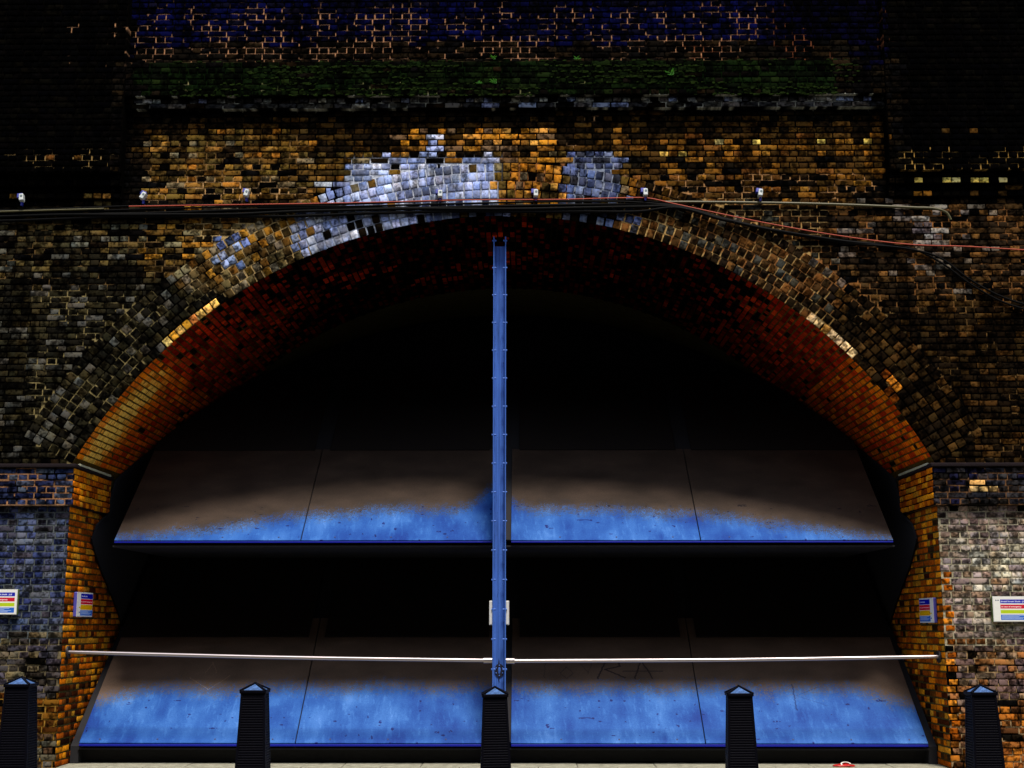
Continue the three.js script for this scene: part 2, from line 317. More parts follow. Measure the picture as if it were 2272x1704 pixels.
// ---------------------------------------------------------------- the viaduct
const CX = 0.035, R = 5.76, CY = 0.72, SPR = 3.455, XL = -5.03, XR = 5.10, RO = R + 0.68;
const THS = Math.asin(5.065 / R), hw = h => h <= SPR ? 5.065 : Math.sqrt(Math.max(0, R * R - (h - CY) ** 2));
const viaduct = group('railway_viaduct');
{
  // solid body with the vault cut through it; its face is the mortar bed
  const s = new THREE.Shape(); const E = 0.008;
  s.moveTo(WX0, 0); s.lineTo(XL - E, 0); s.lineTo(XL - E, SPR);
  for (let i = 0; i <= 60; i++) { const t = -THS + 2 * THS * i / 60; s.lineTo(CX + Math.sin(t) * (R + E), CY + Math.cos(t) * (R + E)); }
  s.lineTo(XR + E, SPR); s.lineTo(XR + E, 0); s.lineTo(WX1, 0); s.lineTo(WX1, WY1); s.lineTo(WX0, WY1); s.closePath();
  const g = new THREE.ExtrudeGeometry(s, { depth: 8, bevelEnabled: false, steps: 1, UVGenerator: {
    generateTopUV: (_, v, a, b, c) => [a, b, c].map(k => new THREE.Vector2((v[k * 3] - WX0) / (WX1 - WX0), v[k * 3 + 1] / WY1)),
    generateSideWallUV: (_, v, a, b, c, d) => [a, b, c, d].map(k => new THREE.Vector2(v[k * 3 + 2] / 1.3, (v[k * 3] + v[k * 3 + 1] * 1.7) / 1.3)) } });
  g.translate(0, 0, -8 - E);
  part('mortar_bed', g, [mortarMat, vaultMortarMat], viaduct);
  const jm = (x0, x1, n) => part(n, box(x1 - x0, 2.98, 2.6, (x0 + x1) / 2, 1.49, -1.3 - 0.016), jambMortarMat, viaduct);
  jm(XL - 0.3, XL - 0.0095, 'mortar_bed'); jm(XR + 0.0095, XR + 0.3, 'mortar_bed');

  const front = z => (u, v) => V(u, v, z);
  const NZ = V(0, 0, 1), cAt = m => brickColour(m.x, m.y);
  // spandrels
  const PL = -4.6, PR = 4.71, extr = (a, b) => {
    const y = (a + b) / 2, lim = CY + RO * Math.cos(THS), dy = y - CY;
    const x = dy >= RO ? 0 : y > lim ? Math.sqrt(RO * RO - dy * dy) : Math.max(5.065, dy * Math.tan(THS));
    return x === 0 ? [[-7.5, 7.5]] : [[-7.5, CX - x - 0.006], [CX + x + 0.006, 7.5]];
  };
  const core = n => { const g = new THREE.Group(); g.name = n; viaduct.add(g); return g; };
  let list = []; const spandrel = core('spandrel_wall');
  courses(list, SPR, 6.70, front(0), NZ, extr, cAt, wallUV);
  courses(list, 6.70, 7.835, front(0), NZ, (a, b) => extr(a, b).map(([p, q]) => [Math.max(p, PL), Math.min(q, PR)]), cAt, wallUV, { row: 1 });
  lay(list, spandrel, brickMat);
  // arch ring: six rowlock rings
  list = []; const ring = core('arch_ring');
  for (let k = 0; k < 6; k++) {
    const r0 = R + k * 0.1133, r1 = r0 + 0.1133, n = Math.round(2 * THS * (r0 + r1) / 2 / 0.104), dt = 2 * THS / n, sh = k % 2 ? 0.5 : 0;
    for (let i = 0; i < n; i++) {
      const t0 = -THS + (i + (i ? rr(-0.05, 0.05) : 0)) * dt, t1 = t0 + dt * rr(0.97, 1.0), jr = 0.005, jt = rr(0.004, 0.006) / r0;
      const P = (t, r) => V(CX + Math.sin(t) * r, CY + Math.cos(t) * r, 0.002), q = rr(-0.003, 0.003);
      const m = P((t0 + t1) / 2, (r0 + r1) / 2);
      let c = brickColour(m.x, m.y);
      if (k === 0 && m.x < -3.35 && m.x > -3.98 && m.y < 5.5) c = pick(PAL[PALETTE.newL]);
      if (k === 0 && m.x > 3.68 && m.x < 4.2) c = pick(PAL[PALETTE.newR]);
      if (k < 2 && m.x > 4.58 && m.x < 4.72) c = pick(PAL[PALETTE.rust]);
      list.push(brick(P(t0 + jt, r0 + jr + q), P(t1 - jt, r0 + jr + q), P(t1 - jt, r1 - jr + q), P(t0 + jt, r1 - jr + q), NZ, c, wallUV));
    }
  }
  lay(list, ring, brickMat);
  { // mortar of the lining, darkened to the crown like its bricks: sooty patches and painted shade
    const pos = [], col = [], uv = [], idx = [], na = 220, nz = 50, r = R + 0.005;
    for (let i = 0; i <= na; i++) for (let j = 0; j <= nz; j++) {
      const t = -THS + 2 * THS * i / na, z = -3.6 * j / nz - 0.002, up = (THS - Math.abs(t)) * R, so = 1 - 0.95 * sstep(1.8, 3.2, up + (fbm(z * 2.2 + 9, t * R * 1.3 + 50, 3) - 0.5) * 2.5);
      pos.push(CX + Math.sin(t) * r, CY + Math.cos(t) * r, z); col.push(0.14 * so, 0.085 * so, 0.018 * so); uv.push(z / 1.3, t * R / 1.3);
    }
    for (let i = 0; i < na; i++) for (let j = 0; j < nz; j++) { const a = i * (nz + 1) + j, b = a + nz + 1; idx.push(a, b, b + 1, a, b + 1, a + 1); }
    const g = new THREE.BufferGeometry(); g.setAttribute('position', new THREE.Float32BufferAttribute(pos, 3)); g.setAttribute('color', new THREE.Float32BufferAttribute(col, 3)); g.setAttribute('uv', new THREE.Float32BufferAttribute(uv, 2)); g.setIndex(idx); g.computeVertexNormals();
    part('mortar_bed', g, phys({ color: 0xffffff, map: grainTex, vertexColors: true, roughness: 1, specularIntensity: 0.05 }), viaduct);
  }
  // lining of the vault: courses along the barrel, seen from below
  list = []; const vault = core('vault_lining');
  const arcTot = 2 * THS * R, nC = Math.round(arcTot / C);
  for (let k = 0; k < nC; k++) {
    const t0 = -THS + k / nC * 2 * THS, t1 = t0 + 2 * THS / nC, tm = (t0 + t1) / 2, header = k % 2 === 0, L = header ? SL / 2 : SL;
    const n = V(-Math.sin(tm), -Math.cos(tm), 0), P = (t, z) => V(CX + Math.sin(t) * R, CY + Math.cos(t) * R, z);
    for (let z = -0.004 - (header ? 0 : 0); z > -3.5; z -= L) {
      const z0 = z - 0.004, z1 = z - L + 0.005, jt = rr(0.005, 0.0085) / R, up = (THS - Math.abs(tm)) * R, zm = (z0 + z1) / 2, m = P(tm, zm);
      const sootShade = sstep(1.9, 4.0, up) * sstep(0.12, 0.42, fbm(zm * 2.2 + 9, tm * R * 1.3 + 50, 3));  // darkens to the crown: sooty patches plus shade put into the colour
      let c = pick(rnd() < sootShade * 0.55 ? [[14, 7, 5], [24, 9, 5], [9, 6, 5]] : rnd() < 0.04 ? [[26, 12, 6], [40, 24, 10]] : up < 1.6 ? VAULT_LOW : VAULT_HIGH, 0.3);
      c = [c[0] * (1 - 0.86 * sootShade), c[1] * (1 - 0.9 * sootShade), c[2] * (1 - 0.9 * sootShade)];
      // reflected sunlight painted into the bricks of the left haunch, a hand's breadth in from the edge
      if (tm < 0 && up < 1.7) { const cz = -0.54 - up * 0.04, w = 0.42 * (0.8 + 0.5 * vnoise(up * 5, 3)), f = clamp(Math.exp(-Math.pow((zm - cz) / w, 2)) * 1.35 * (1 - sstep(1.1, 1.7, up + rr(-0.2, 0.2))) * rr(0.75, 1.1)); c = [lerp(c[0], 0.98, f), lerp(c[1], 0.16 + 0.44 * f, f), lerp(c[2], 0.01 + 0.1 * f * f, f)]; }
      if (k === 0 || k === nC - 1) continue;
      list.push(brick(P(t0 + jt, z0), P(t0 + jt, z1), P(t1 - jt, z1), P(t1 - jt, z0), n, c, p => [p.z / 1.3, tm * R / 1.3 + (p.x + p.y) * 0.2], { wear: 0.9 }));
    }
  }
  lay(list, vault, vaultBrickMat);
  // piers: front and jamb faces
  for (const [x0, x1, xj, nx] of [[-7.5, XL, XL, 1], [XR, 7.5, XR, -1]]) {
    list = [];
    courses(list, 0, 2.97, front(0), NZ, () => [[x0, x1]], m => brickColour(m.x, m.y), wallUV);
    const l2 = [];
    courses(l2, 0, 2.97, (u, v) => V(xj, v, -u), V(nx, 0, 0), () => [[0.004, 2.5]], m => {
      const dark = m.y < 1.0 && rnd() < 0.45;
      return pick(dark ? [[60, 26, 8], [36, 18, 8], [90, 50, 14]] : rnd() < 0.08 ? [[60, 25, 12], [50, 34, 20]] : JAMB, 0.25);
    }, p => [p.z / 1.3, p.y / 1.3], { row: 1, joint: 1.4 });
    l2.forEach(o => { o.score *= 0.8; });
    for (const [nm, ls, mt] of [['pier_face', list, brickMat], ['pier_jamb', l2, vaultBrickMat]]) { const g = core(nx > 0 ? nm : nm + '_001'); lay(ls, g, mt); }
  }
  // impost bands with a thin stone on top
  for (const sgn of [-1, 1]) {
    const imp = core(sgn < 0 ? 'impost' : 'impost_001'), xin = sgn < 0 ? XL + 0.055 : XR - 0.055, xo = sgn * 7.5, fz = 0.072;
    part('mortar_bed', boxUV(Math.abs(xo - xin) - 0.012, 0.44, fz + 1.38, (xin + xo) / 2 + sgn * 0.006, 2.97 + 0.22, (fz - 0.01 - 1.38) / 2 + 0.0), mortarMat, imp);
    list = [];
    courses(list, 2.972, 3.41, (u, v) => V(u, v, fz), NZ, () => [sgn < 0 ? [-7.5, xin] : [xin, 7.5]], m => brickColour(m.x, m.y), wallUV);
    lay(list, imp, brickMat);
    const l2 = []; courses(l2, 2.972, 3.41, (u, v) => V(xin, v, -u + fz), V(-sgn, 0, 0), () => [[0.004, fz + 1.36]], () => pick(JAMB, 0.25), p => [p.z / 1.3, p.y / 1.3]);
    lay(l2, core(sgn < 0 ? 'impost_return' : 'impost_return_001'), vaultBrickMat);
    const st = part('cap_stone', new RoundedBoxGeometry(Math.abs(xo - xin) + 0.02, 0.046, fz + 1.43, 2, 0.012), stoneMat, imp);
    st.position.set((xin + xo) / 2 - sgn * 0.01, 3.434, (fz + 0.03 - 1.4) / 2);
    part('lit_edge_strip', new THREE.CylinderGeometry(0.017, 0.02, 1.2, 8).rotateX(Math.PI / 2).translate(xin - sgn * 0.008, 3.458, -0.66), litEdgeMat, imp);  // pale strip added for the light on the return of the stone
  }
  // string course: mossy band above a two-course corbel
  const course = (name, x0, x1, y0, y1, z, opt = {}) => {
    const g = core(name), l = [];
    part('mortar_bed', boxUV(x1 - x0, y1 - y0, z + 0.2 - 0.011, (x0 + x1) / 2, (y0 + y1) / 2, (z - 0.011 - 0.2) / 2), mortarMat, g);
    courses(l, y0, y1, front(z), NZ, () => [[x0, x1]], cAt, wallUV, opt);
    lay(l, g, brickMat); return g;
  };
  course('corbel_course', PL, PR, 7.835, 7.975, 0.085, { row: 1 });
  course('string_course', PL, PR, 7.975, 8.418, 0.15);
  course('parapet_wall', PL, PR, 8.42, WY1 - 0.05, 0.05);
  for (const [n, x0, x1] of [['pilaster', -7.5, PL], ['pilaster_001', PR, 7.5]]) {
    const o = n.slice(8);
    course('pilaster_corbel' + o, x0, x1, 6.70, 6.85, 0.05);
    course('pilaster_corbel' + (o ? '_003' : '_002'), x0 , x1, 6.851, 7.0, 0.10, { headers: true });
    course(n, x0, x1, 7.0, WY1 - 0.05, 0.165);
  }
  viaduct.position.set(0, 0, 0);
  viaduct.name = 'railway_viaduct';
  tag(viaduct, 'sooty brick railway viaduct with one wide arch and mossy string course', 'viaduct');
}

// ---------------------------------------------------------------- ground
let slabShared; function slabGeo() { return slabShared ??= new RoundedBoxGeometry(0.892, 0.06, 0.592, 1, 0.006); }
{
  const ground = part('street', new THREE.PlaneGeometry(240, 240).rotateX(-Math.PI / 2).translate(0, -0.13, 60), phys({ color: new THREE.Color().setRGB(0.05, 0.05, 0.052), roughness: 0.95, specularIntensity: 0.3 }));
  ground.userData.kind = 'structure'; scene.add(ground);
  const pavTex = tex(1024, 1024, (i, j, o) => { const x = i / 4, y = j / 4, v = 0.72 + 0.3 * (vnoise(x, y) * 0.4 + vnoise(x / 4, y / 4) * 0.3 + vnoise(x / 16, y / 16) * 0.6 - 0.6), s = vnoise(x / 3, y / 3) > 0.86 ? 0.7 : 1; o[0] = 188 * v * s; o[1] = 186 * v * s; o[2] = 164 * v * s; }, { repeat: true });
  const pm = phys({ color: 0xffffff, map: pavTex, bumpMap: bumpTex, bumpScale: 0.003, roughness: 0.95, specularIntensity: 0.2 });
  const pav = group('pavement'); pav.userData.kind = 'structure'; scene.add(pav);
  const base = part('paving_bed', box(40, 0.11, 7.65, 0, -0.067, 2.88), phys({ color: new THREE.Color().setRGB(0.06, 0.058, 0.05), roughness: 1 }), pav);
  for (let r = 0; r < 6; r++) for (let k = -11; k < 11; k++) {
    const w = 0.9, x = k * w + (r % 2) * 0.45, z = -0.75 + r * 0.6;
    const sl = part('paving_slab', slabGeo(), pm, pav); sl.position.set(x + 0.45, -0.03 + rr(-0.002, 0.002), z + 0.3); sl.rotation.y = rnd() < 0.5 ? Math.PI : 0; sl.rotation.x = rr(-0.002, 0.002);
  }
  part('tarmac_footway', box(40, 0.05, 3.8, 0, -0.0275, 4.78), phys({ color: new THREE.Color().setRGB(0.045, 0.045, 0.045), map: grainTex, roughness: 0.95, specularIntensity: 0.2 }), pav);
  const kerb = part('kerb', box(40, 0.2, 0.15, 0, -0.096, 6.78), phys({ color: new THREE.Color().setRGB(0.2, 0.2, 0.19), map: grainTex, roughness: 0.9 }), pav);
}

{ // unseen building, added and sized across the street to hide the low sky
  const w = group('added_warehouse'); w.position.set(0, 0, 21);
  const wm = phys({ color: new THREE.Color().setRGB(0.07, 0.05, 0.035), map: grainTex, roughness: 0.95, specularIntensity: 0.2 }), gm = phys({ color: new THREE.Color().setRGB(0.02, 0.024, 0.03), roughness: 0.15 }), sm2 = phys({ color: new THREE.Color().setRGB(0.14, 0.13, 0.11), roughness: 0.9 });
  part('wall', box(120, 17, 9, 0, 8.37, 4.5), wm, w); part('coping', box(120.4, 0.25, 9.4, 0, 17, 4.5), sm2, w);
  const pane = box(1.5, 1.9, 0.06), sill = box(1.7, 0.12, 0.2);
  for (let k = -8; k <= 8; k++) for (let r = 0; r < 5; r++) { const q = part('window', pane, gm, w); q.position.set(k * 3.6, 1.9 + r * 3.1, -0.03); part('sill', sill, sm2, q).position.set(0, -1.01, -0.06); }
  tag(w, 'unseen dark brick building added across the street to hide the low sky', 'building');
}
// ---------------------------------------------------------------- the steel louvres that close the arch
const T = 0.82, SLEN = Math.hypot(1, T);            // rise per metre of depth, slope length per metre of depth
const RAIN = 3.65;                                   // steepness of driven rain
const blackMat = phys({ color: new THREE.Color().setRGB(0.024, 0.024, 0.027), roughness: 0.9, specularIntensity: 0.1 });  // near-black, chosen to give the recess its deep shade
const paintTex = tex(128, 1024, (i, j, o) => {     // old gloss paint: runs, dull patches, small chips down to primer
  const a = fbm(i * 0.09, j * 0.008, 3), b = fbm(i * 0.05 + 9, j * 0.02, 3), c = vnoise(i * 0.33, j * 0.16 + 40) > 0.93 && vnoise(i, j) > 0.3, v = 0.72 + 0.3 * a + 0.28 * (b - 0.4) + 0.06 * lattice[(i * 131 + j * 977) & 65535];
  o[0] = 255 * v * (c ? 0.55 : 0.95); o[1] = 255 * v * (c ? 0.45 : 0.95); o[2] = 255 * v * (c ? 0.32 : 1);
});
const blueMat = phys({ map: paintTex, color: new THREE.Color().setRGB(0.07, 0.185, 0.58), roughness: 0.42, specularIntensity: 0.5, bumpMap: bumpTex, bumpScale: 0.0004 });
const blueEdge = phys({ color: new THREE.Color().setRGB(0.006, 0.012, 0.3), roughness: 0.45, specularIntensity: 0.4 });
const brightLipMat = phys({ color: new THREE.Color().setRGB(0.3, 0.4, 0.66), roughness: 0.5 });  // lip colour lightened so its line shows in the deep shade
const screwMat = phys({ color: new THREE.Color().setRGB(0.012, 0.02, 0.09), roughness: 0.5 });
// paint washed clean by rain as far in as the rain can drive; beyond that line a film of brown dust, spattered along its edge
function panelTex(edge, scratches, film) {
  const W = 2048, H = 512, len = 2.6, mark = new Float32Array(W * H);
  const PX = W / 10.2, PY = H / len;
  for (const [wd, st, ...pts] of scratches) for (let q = 0; q + 1 < pts.length; q++) {
    const [x0, y0] = pts[q], [x1, y1] = pts[q + 1], n = 90;
    for (let k = 0; k <= n; k++) { const x = (lerp(x0, x1, k / n) + 5.1) * PX + (vnoise(k * 0.2, q * 7) - 0.5) * 3, y = lerp(y0, y1, k / n) * PY; for (let dy = -wd; dy <= wd; dy++) for (let dx = -wd; dx <= wd; dx++) { const i = Math.round(x + dx), j = Math.round(y + dy); if (i >= 0 && i < W && j >= 0 && j < H) mark[j * W + i] = st; } }
  }
  return tex(W, H, (i, j, o) => {
    const x = i / PX - 5.1, s = j / PY, g = vnoise(i * 0.9, j * 0.9), g2 = fbm(i * 0.11, j * 0.16, 3), spat = lattice[(Math.imul(i, 7919) + Math.imul(j, 104729)) & 65535];
    const e = edge(x) + (fbm(x * 1.9 + 11, 3.3, 4) - 0.5) * 0.2 + (vnoise(x * 26, 9.1) - 0.5) * 0.06;
    let dust = sstep(-0.05, 0.06, s - e + (g - 0.5) * 0.16 + (spat - 0.5) * 0.3 + (g2 - 0.5) * 0.14);
    const streak = fbm(x * 9, s * 1.6 + 40, 4), blot = fbm(x * 2.2 + 5, s * 2.4, 3);
    const scuff = sstep(0.62, 0.74, fbm(x * 30 + s * 3, s * 9 - x * 3, 3)), clean = 0.62 + 0.62 * (blot - 0.36) + 0.35 * (streak - 0.45) + 0.2 * (g - 0.5) + 0.1 * scuff;
    let r = 62 * clean * clean, gr = 110 * clean, b = 180 * (0.45 + 0.55 * clean);
    const d = film + 0.3 * (fbm(x * 3, s * 5 + 3, 3) - 0.5) + 0.12 * (g - 0.5) + 0.1 * (spat - 0.5);
    r = lerp(r, 90 * d, dust); gr = lerp(gr, 74 * d, dust); b = lerp(b, 63 * d, dust);
    const chip = vnoise(x * 13 + 70, s * 17) > 0.93 && vnoise(x * 60, s * 60) > 0.35 && s < 0.75 ? 0.35 : 1;
    const m = mark[j * W + i]; if (m) { r *= 1 - m; gr *= 1 - m; b *= 1 - m * 0.8; }
    o[0] = r * chip; o[1] = gr * chip; o[2] = b * (chip < 1 ? 0.6 : 1);
  });
}
const archY = x => CY + Math.sqrt(Math.max(0, R * R - (x - CX) ** 2));
const lowEdge = x => 0.93 + (Math.abs(x) > 4.2 ? -(Math.abs(x) - 4.2) * 0.35 : 0);
const midEdge = x => Math.max(0.03, SLEN * ((archY(x * 1.03) - 2.59 + 0.45 * T) / (RAIN + T) - 0.45)) + 0.5 * Math.exp(-Math.pow((x + 0.12) / 0.2, 2));
const RA = [[1, 0.55, [1.16, 1.1], [1.27, 1.42], [1.43, 1.44], [1.45, 1.33], [1.26, 1.27], [1.5, 1.12]], [1, 0.5, [1.62, 1.1], [1.72, 1.46], [1.84, 1.1]], [1, 0.4, [1.48, 1.24], [1.98, 1.24]], [0, 0.45, [0.5, 1.12], [0.52, 1.46]], [0, 0.4, [0.7, 1.2], [0.78, 1.32], [0.86, 1.2], [0.78, 1.1], [0.7, 1.2]], [0, 0.3, [0.95, 1.4], [1.05, 1.2], [1.1, 1.4]], [1, 0.35, [3.52, 0.55], [3.54, 1.0]], [0, 0.35, [3.85, 0.95], [3.56, 0.8], [3.9, 0.62]], [0, -0.5, [-3.9, 1.12], [-3.62, 0.9], [-3.4, 1.16]], [0, -0.4, [-3.72, 1.2], [-3.66, 1.4], [-3.58, 1.2]]];
let screenShared; function screenMat() {
  if (screenShared) return screenShared;
  const holes = tex(64, 64, (i, j, o) => { const a = ((i + (j >> 5) * 16) & 31) - 16, b = (j & 31) - 16, v = a * a + b * b < 90 ? 12 : 42; o[0] = v; o[1] = v * 0.9; o[2] = v * 0.85; }, { repeat: true });
  holes.repeat.set(10.2 / 0.05, 2.6 / 0.05);
  return screenShared = phys({ color: 0xffffff, map: holes, roughness: 0.9, specularIntensity: 0.08 });
}
function louvreTier(label, z0, h0, zSolid, zEnd, texture, lipped, half = 4.95) {
  const t = group('louvre_tier'); t.position.set(CX, h0, z0);
  const slope = new THREE.Matrix4().makeBasis(V(1, 0, 0), V(0, T / SLEN, -1 / SLEN), V(0, 1 / SLEN, T / SLEN));
  const lim = s => Math.min(half, hw(h0 + s * T / SLEN) - 0.07);
  const sheet = (x0, x1, s0, s1, th, lift) => {       // a folded-edge plate on the slope, trimmed to the vault
    const sh = new THREE.Shape(), n = 10, L = s => Math.max(x0, -lim(s)), Rr = s => Math.min(x1, lim(s));
    sh.moveTo(L(s0), s0); for (let i = 0; i <= n; i++) { const s = lerp(s0, s1, i / n); sh.lineTo(Rr(s), s); } for (let i = n; i > 0; i--) { const s = lerp(s0, s1, i / n); sh.lineTo(L(s), s); }
    const g = new THREE.ExtrudeGeometry(sh, { depth: th, bevelEnabled: true, bevelSize: 0.003, bevelThickness: 0.003, bevelSegments: 1 });
    const p = g.attributes.position, u = g.attributes.uv; for (let i = 0; i < p.count; i++) u.setXY(i, (p.getX(i) + 5.1) / 10.2, p.getY(i) / 2.6);
    return g.translate(0, 0, lift - th).applyMatrix4(slope);
  };
  const sS = (z0 - zSolid) * SLEN, sE = (z0 - zEnd) * SLEN, bays = [[-half, -2.425], [-2.413, -0.1], [0.1, 2.36], [2.372, half]];
  if (texture) {
    const pm = phys({ color: 0xffffff, map: texture, roughness: 0.5, specularIntensity: 0.3, bumpMap: bumpTex, bumpScale: 0.0004 });
    bays.forEach(([a, b], k) => part('panel', sheet(a + 0.003, b - 0.003, 0, sS + (half > 4.9 ? 0.4 : 0.04), 0.012, 0), pm, t));
    part('backing', sheet(-4.9, 4.9, 0.05, sE, 0.02, -0.03), blackMat, t);
    for (const [a, b] of bays) { const g = sheet(a <= -half ? a : a + 0.1, b >= half ? b : b - 0.1, sS + 0.012, sE - 0.02, 0.006, 0.012); part('perforated_screen', g, screenMat(), t); }
    for (let x = -4.72; x < 4.8; x += 0.676) { if (Math.abs(x) < 0.15 || Math.abs(x) > half - 0.08) continue; const sc = part('screw', new THREE.CylinderGeometry(0.011, 0.011, 0.008, 8), screwMat, t); sc.position.copy(V(x, 0.055, 0.003).applyMatrix4(slope)); sc.quaternion.setFromRotationMatrix(slope).multiply(new THREE.Quaternion().setFromAxisAngle(V(1, 0, 0), Math.PI / 2)); }
  } else part('dark_sheet', sheet(-4.9, 4.9, 0.02, sE, 0.02, -0.005), blackMat, t);  // top tier coloured black in place of deep shade
  const halves = texture ? [[-half, -0.1], [0.1, half]] : [[-3.9, -0.1], [0.1, 3.9]];
  for (const [a, b] of halves) { const l = Math.max(a, -lim(0)), r = Math.min(b, lim(0)); part('lip', new RoundedBoxGeometry(r - l, lipped, 0.018, 1, 0.005).translate((l + r) / 2, -lipped / 2 - 0.014, -0.003), texture ? blueEdge : brightLipMat, t); }
  part('soffit_sheet', box(2 * lim(0) + 0.04, 0.02, 2.6, 0, -0.07, -1.32), blackMat, t);
  return tag(t, label, 'louvre');
}
louvreTier('lowest sloping blue steel louvre behind the handrail, its upper half brown with dust', -0.45, 0.24, -1.9, -3.4, panelTex(lowEdge, RA, 0.98), 0.026);
const tier2 = louvreTier('middle sloping blue steel louvre under the arch, dusty brown above a thin blue edge', -0.45, 2.595, -2.0, -3.6, panelTex(midEdge, [], 0.66), 0.018, 4.66);
louvreTier('uppermost louvre coloured black for deep shade, with a brightened blue lip, under the arch crown', -3.3, 4.8, -3.4, -5.5, null, 0.016);
{ // black sheets added to reproduce the deep dark beside the middle louvre
  const up = [[-0.8, 2.63], [-1.05, 2.92], [-1.4, 3.05], [-1.6, 3.42], [-3.5, 4.85]], lo = [[-0.8, 2.61], [-1.1, 2.34], [-1.9, 1.85], [-3.5, 0.6]];
  const f = (a, z) => { for (let i = 0; i + 1 < a.length; i++) if (z <= a[i][0] && z >= a[i + 1][0]) return lerp(a[i][1], a[i + 1][1], (z - a[i][0]) / (a[i + 1][0] - a[i][0])); return a[a.length - 1][1]; };
  for (const s of [-1, 1]) {
    const pos = [], idx = [], nz = 16, nh = 14;
    for (const off of [0.03, 0.012]) for (let i = 0; i <= nz; i++) for (let j = 0; j <= nh; j++) { const z = lerp(-0.8, -3.5, i / nz), h = lerp(f(lo, z), f(up, z), j / nh), k = h < 3.46 && h > 2.95 && z > -1.4 ? 0.06 : 0; pos.push(s * (hw(h) - off - k), h - 2.595, z + 0.45); }
    const N = (nz + 1) * (nh + 1), q = (i, j) => i * (nh + 1) + j;
    for (let i = 0; i < nz; i++) for (let j = 0; j < nh; j++) for (const o of [0, N]) idx.push(o + q(i, j), o + q(i + 1, j), o + q(i + 1, j + 1), o + q(i, j), o + q(i + 1, j + 1), o + q(i, j + 1));
    for (let i = 0; i < nz; i++) for (const j of [0, nh]) idx.push(q(i, j), q(i + 1, j), N + q(i + 1, j), q(i, j), N + q(i + 1, j), N + q(i, j));
    const g = new THREE.BufferGeometry(); g.setAttribute('position', new THREE.Float32BufferAttribute(pos, 3)); g.setIndex(idx); g.computeVertexNormals();
    part('added_dark_cheek', g, blackMat, tier2);
  }
}
{ // recessed black plinth below the lowest louvre, closing plates beside it, and an unseen wall added to stop light from behind
  const p = group('louvre_plinth'); p.position.set(CX, 0, -0.75);
  part('plinth_board', box(10.1, 0.24, 0.1, 0, 0.14, 0.05), blackMat, p);
  for (const s of [-1, 1]) { const sh = new THREE.Shape([new THREE.Vector2(0, 0), new THREE.Vector2(0, 0.2), new THREE.Vector2(2.9, 2.45), new THREE.Vector2(2.9, 0)]); part('closing_plate', new THREE.ExtrudeGeometry(sh, { depth: 0.095, bevelEnabled: false }).rotateY(Math.PI / 2).translate(s > 0 ? 4.965 : -5.06, 0, 0.26), blackMat, p); }
  tag(p, 'black recessed plinth under the lowest blue louvre', 'plinth');
  const w = part('added_back_wall', box(10.2, 6.6, 0.2, CX, 3.3, -5.9), phys({ color: new THREE.Color().setRGB(0.07, 0.05, 0.04), map: grainTex, roughness: 1 })); tag(w, 'unseen dark wall added behind the louvres to stop light from the back', 'wall');
}
// ---------------------------------------------------------------- blue post
{
  const p = group('steel_post'); p.position.set(0.0, 0, -0.2);
  part('web', box(0.128, 6.17, 0.01, 0, 3.085, -0.045), blueMat, p);
  for (const s of [-1, 1]) part('flange', new RoundedBoxGeometry(0.013, 6.27, 0.11, 1, 0.003).translate(s * 0.071, 3.135, 0), blueMat, p);
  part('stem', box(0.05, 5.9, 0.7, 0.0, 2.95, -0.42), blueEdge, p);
  for (let k = 0; k < 18; k++) for (const s of [-1, 1]) {
    const b = part('bolt', new THREE.CylinderGeometry(0.011, 0.011, 0.05, 8).rotateZ(Math.PI / 2), blueMat, p); b.position.set(s * 0.066, 6.22 - k * 0.342, 0.035);
  }
  const e = part('badge', new THREE.CylinderGeometry(0.06, 0.06, 0.008, 24).rotateX(Math.PI / 2).scale(0.95, 1.3, 1), phys({ color: new THREE.Color().setRGB(0.006, 0.007, 0.02), roughness: 0.5 }), p); e.position.set(0.002, 1.075, -0.036);
  for (let k = 0; k < 6; k++) { const a = (k + 0.5) / 6 * Math.PI * 2, b = part('rivet', new THREE.SphereGeometry(0.0085, 8, 6), blueMat, e); b.position.set(Math.cos(a) * 0.044, Math.sin(a) * 0.058, 0.005); }
  part('lens_plate', new THREE.SphereGeometry(0.02, 12, 8).scale(0.75, 2.1, 0.3).translate(0, 0, 0.005), blueMat, e);
  for (const s of [-1, 1]) part('spike', new THREE.ConeGeometry(0.012, 0.09, 8).scale(1, 1, 0.4).rotateZ(s > 0 ? 0 : Math.PI).translate(-0.005, s * 0.105, 0.0), e.material, e);
  tag(p, 'tall blue bolted steel post standing at the middle of the arch', 'post');
}
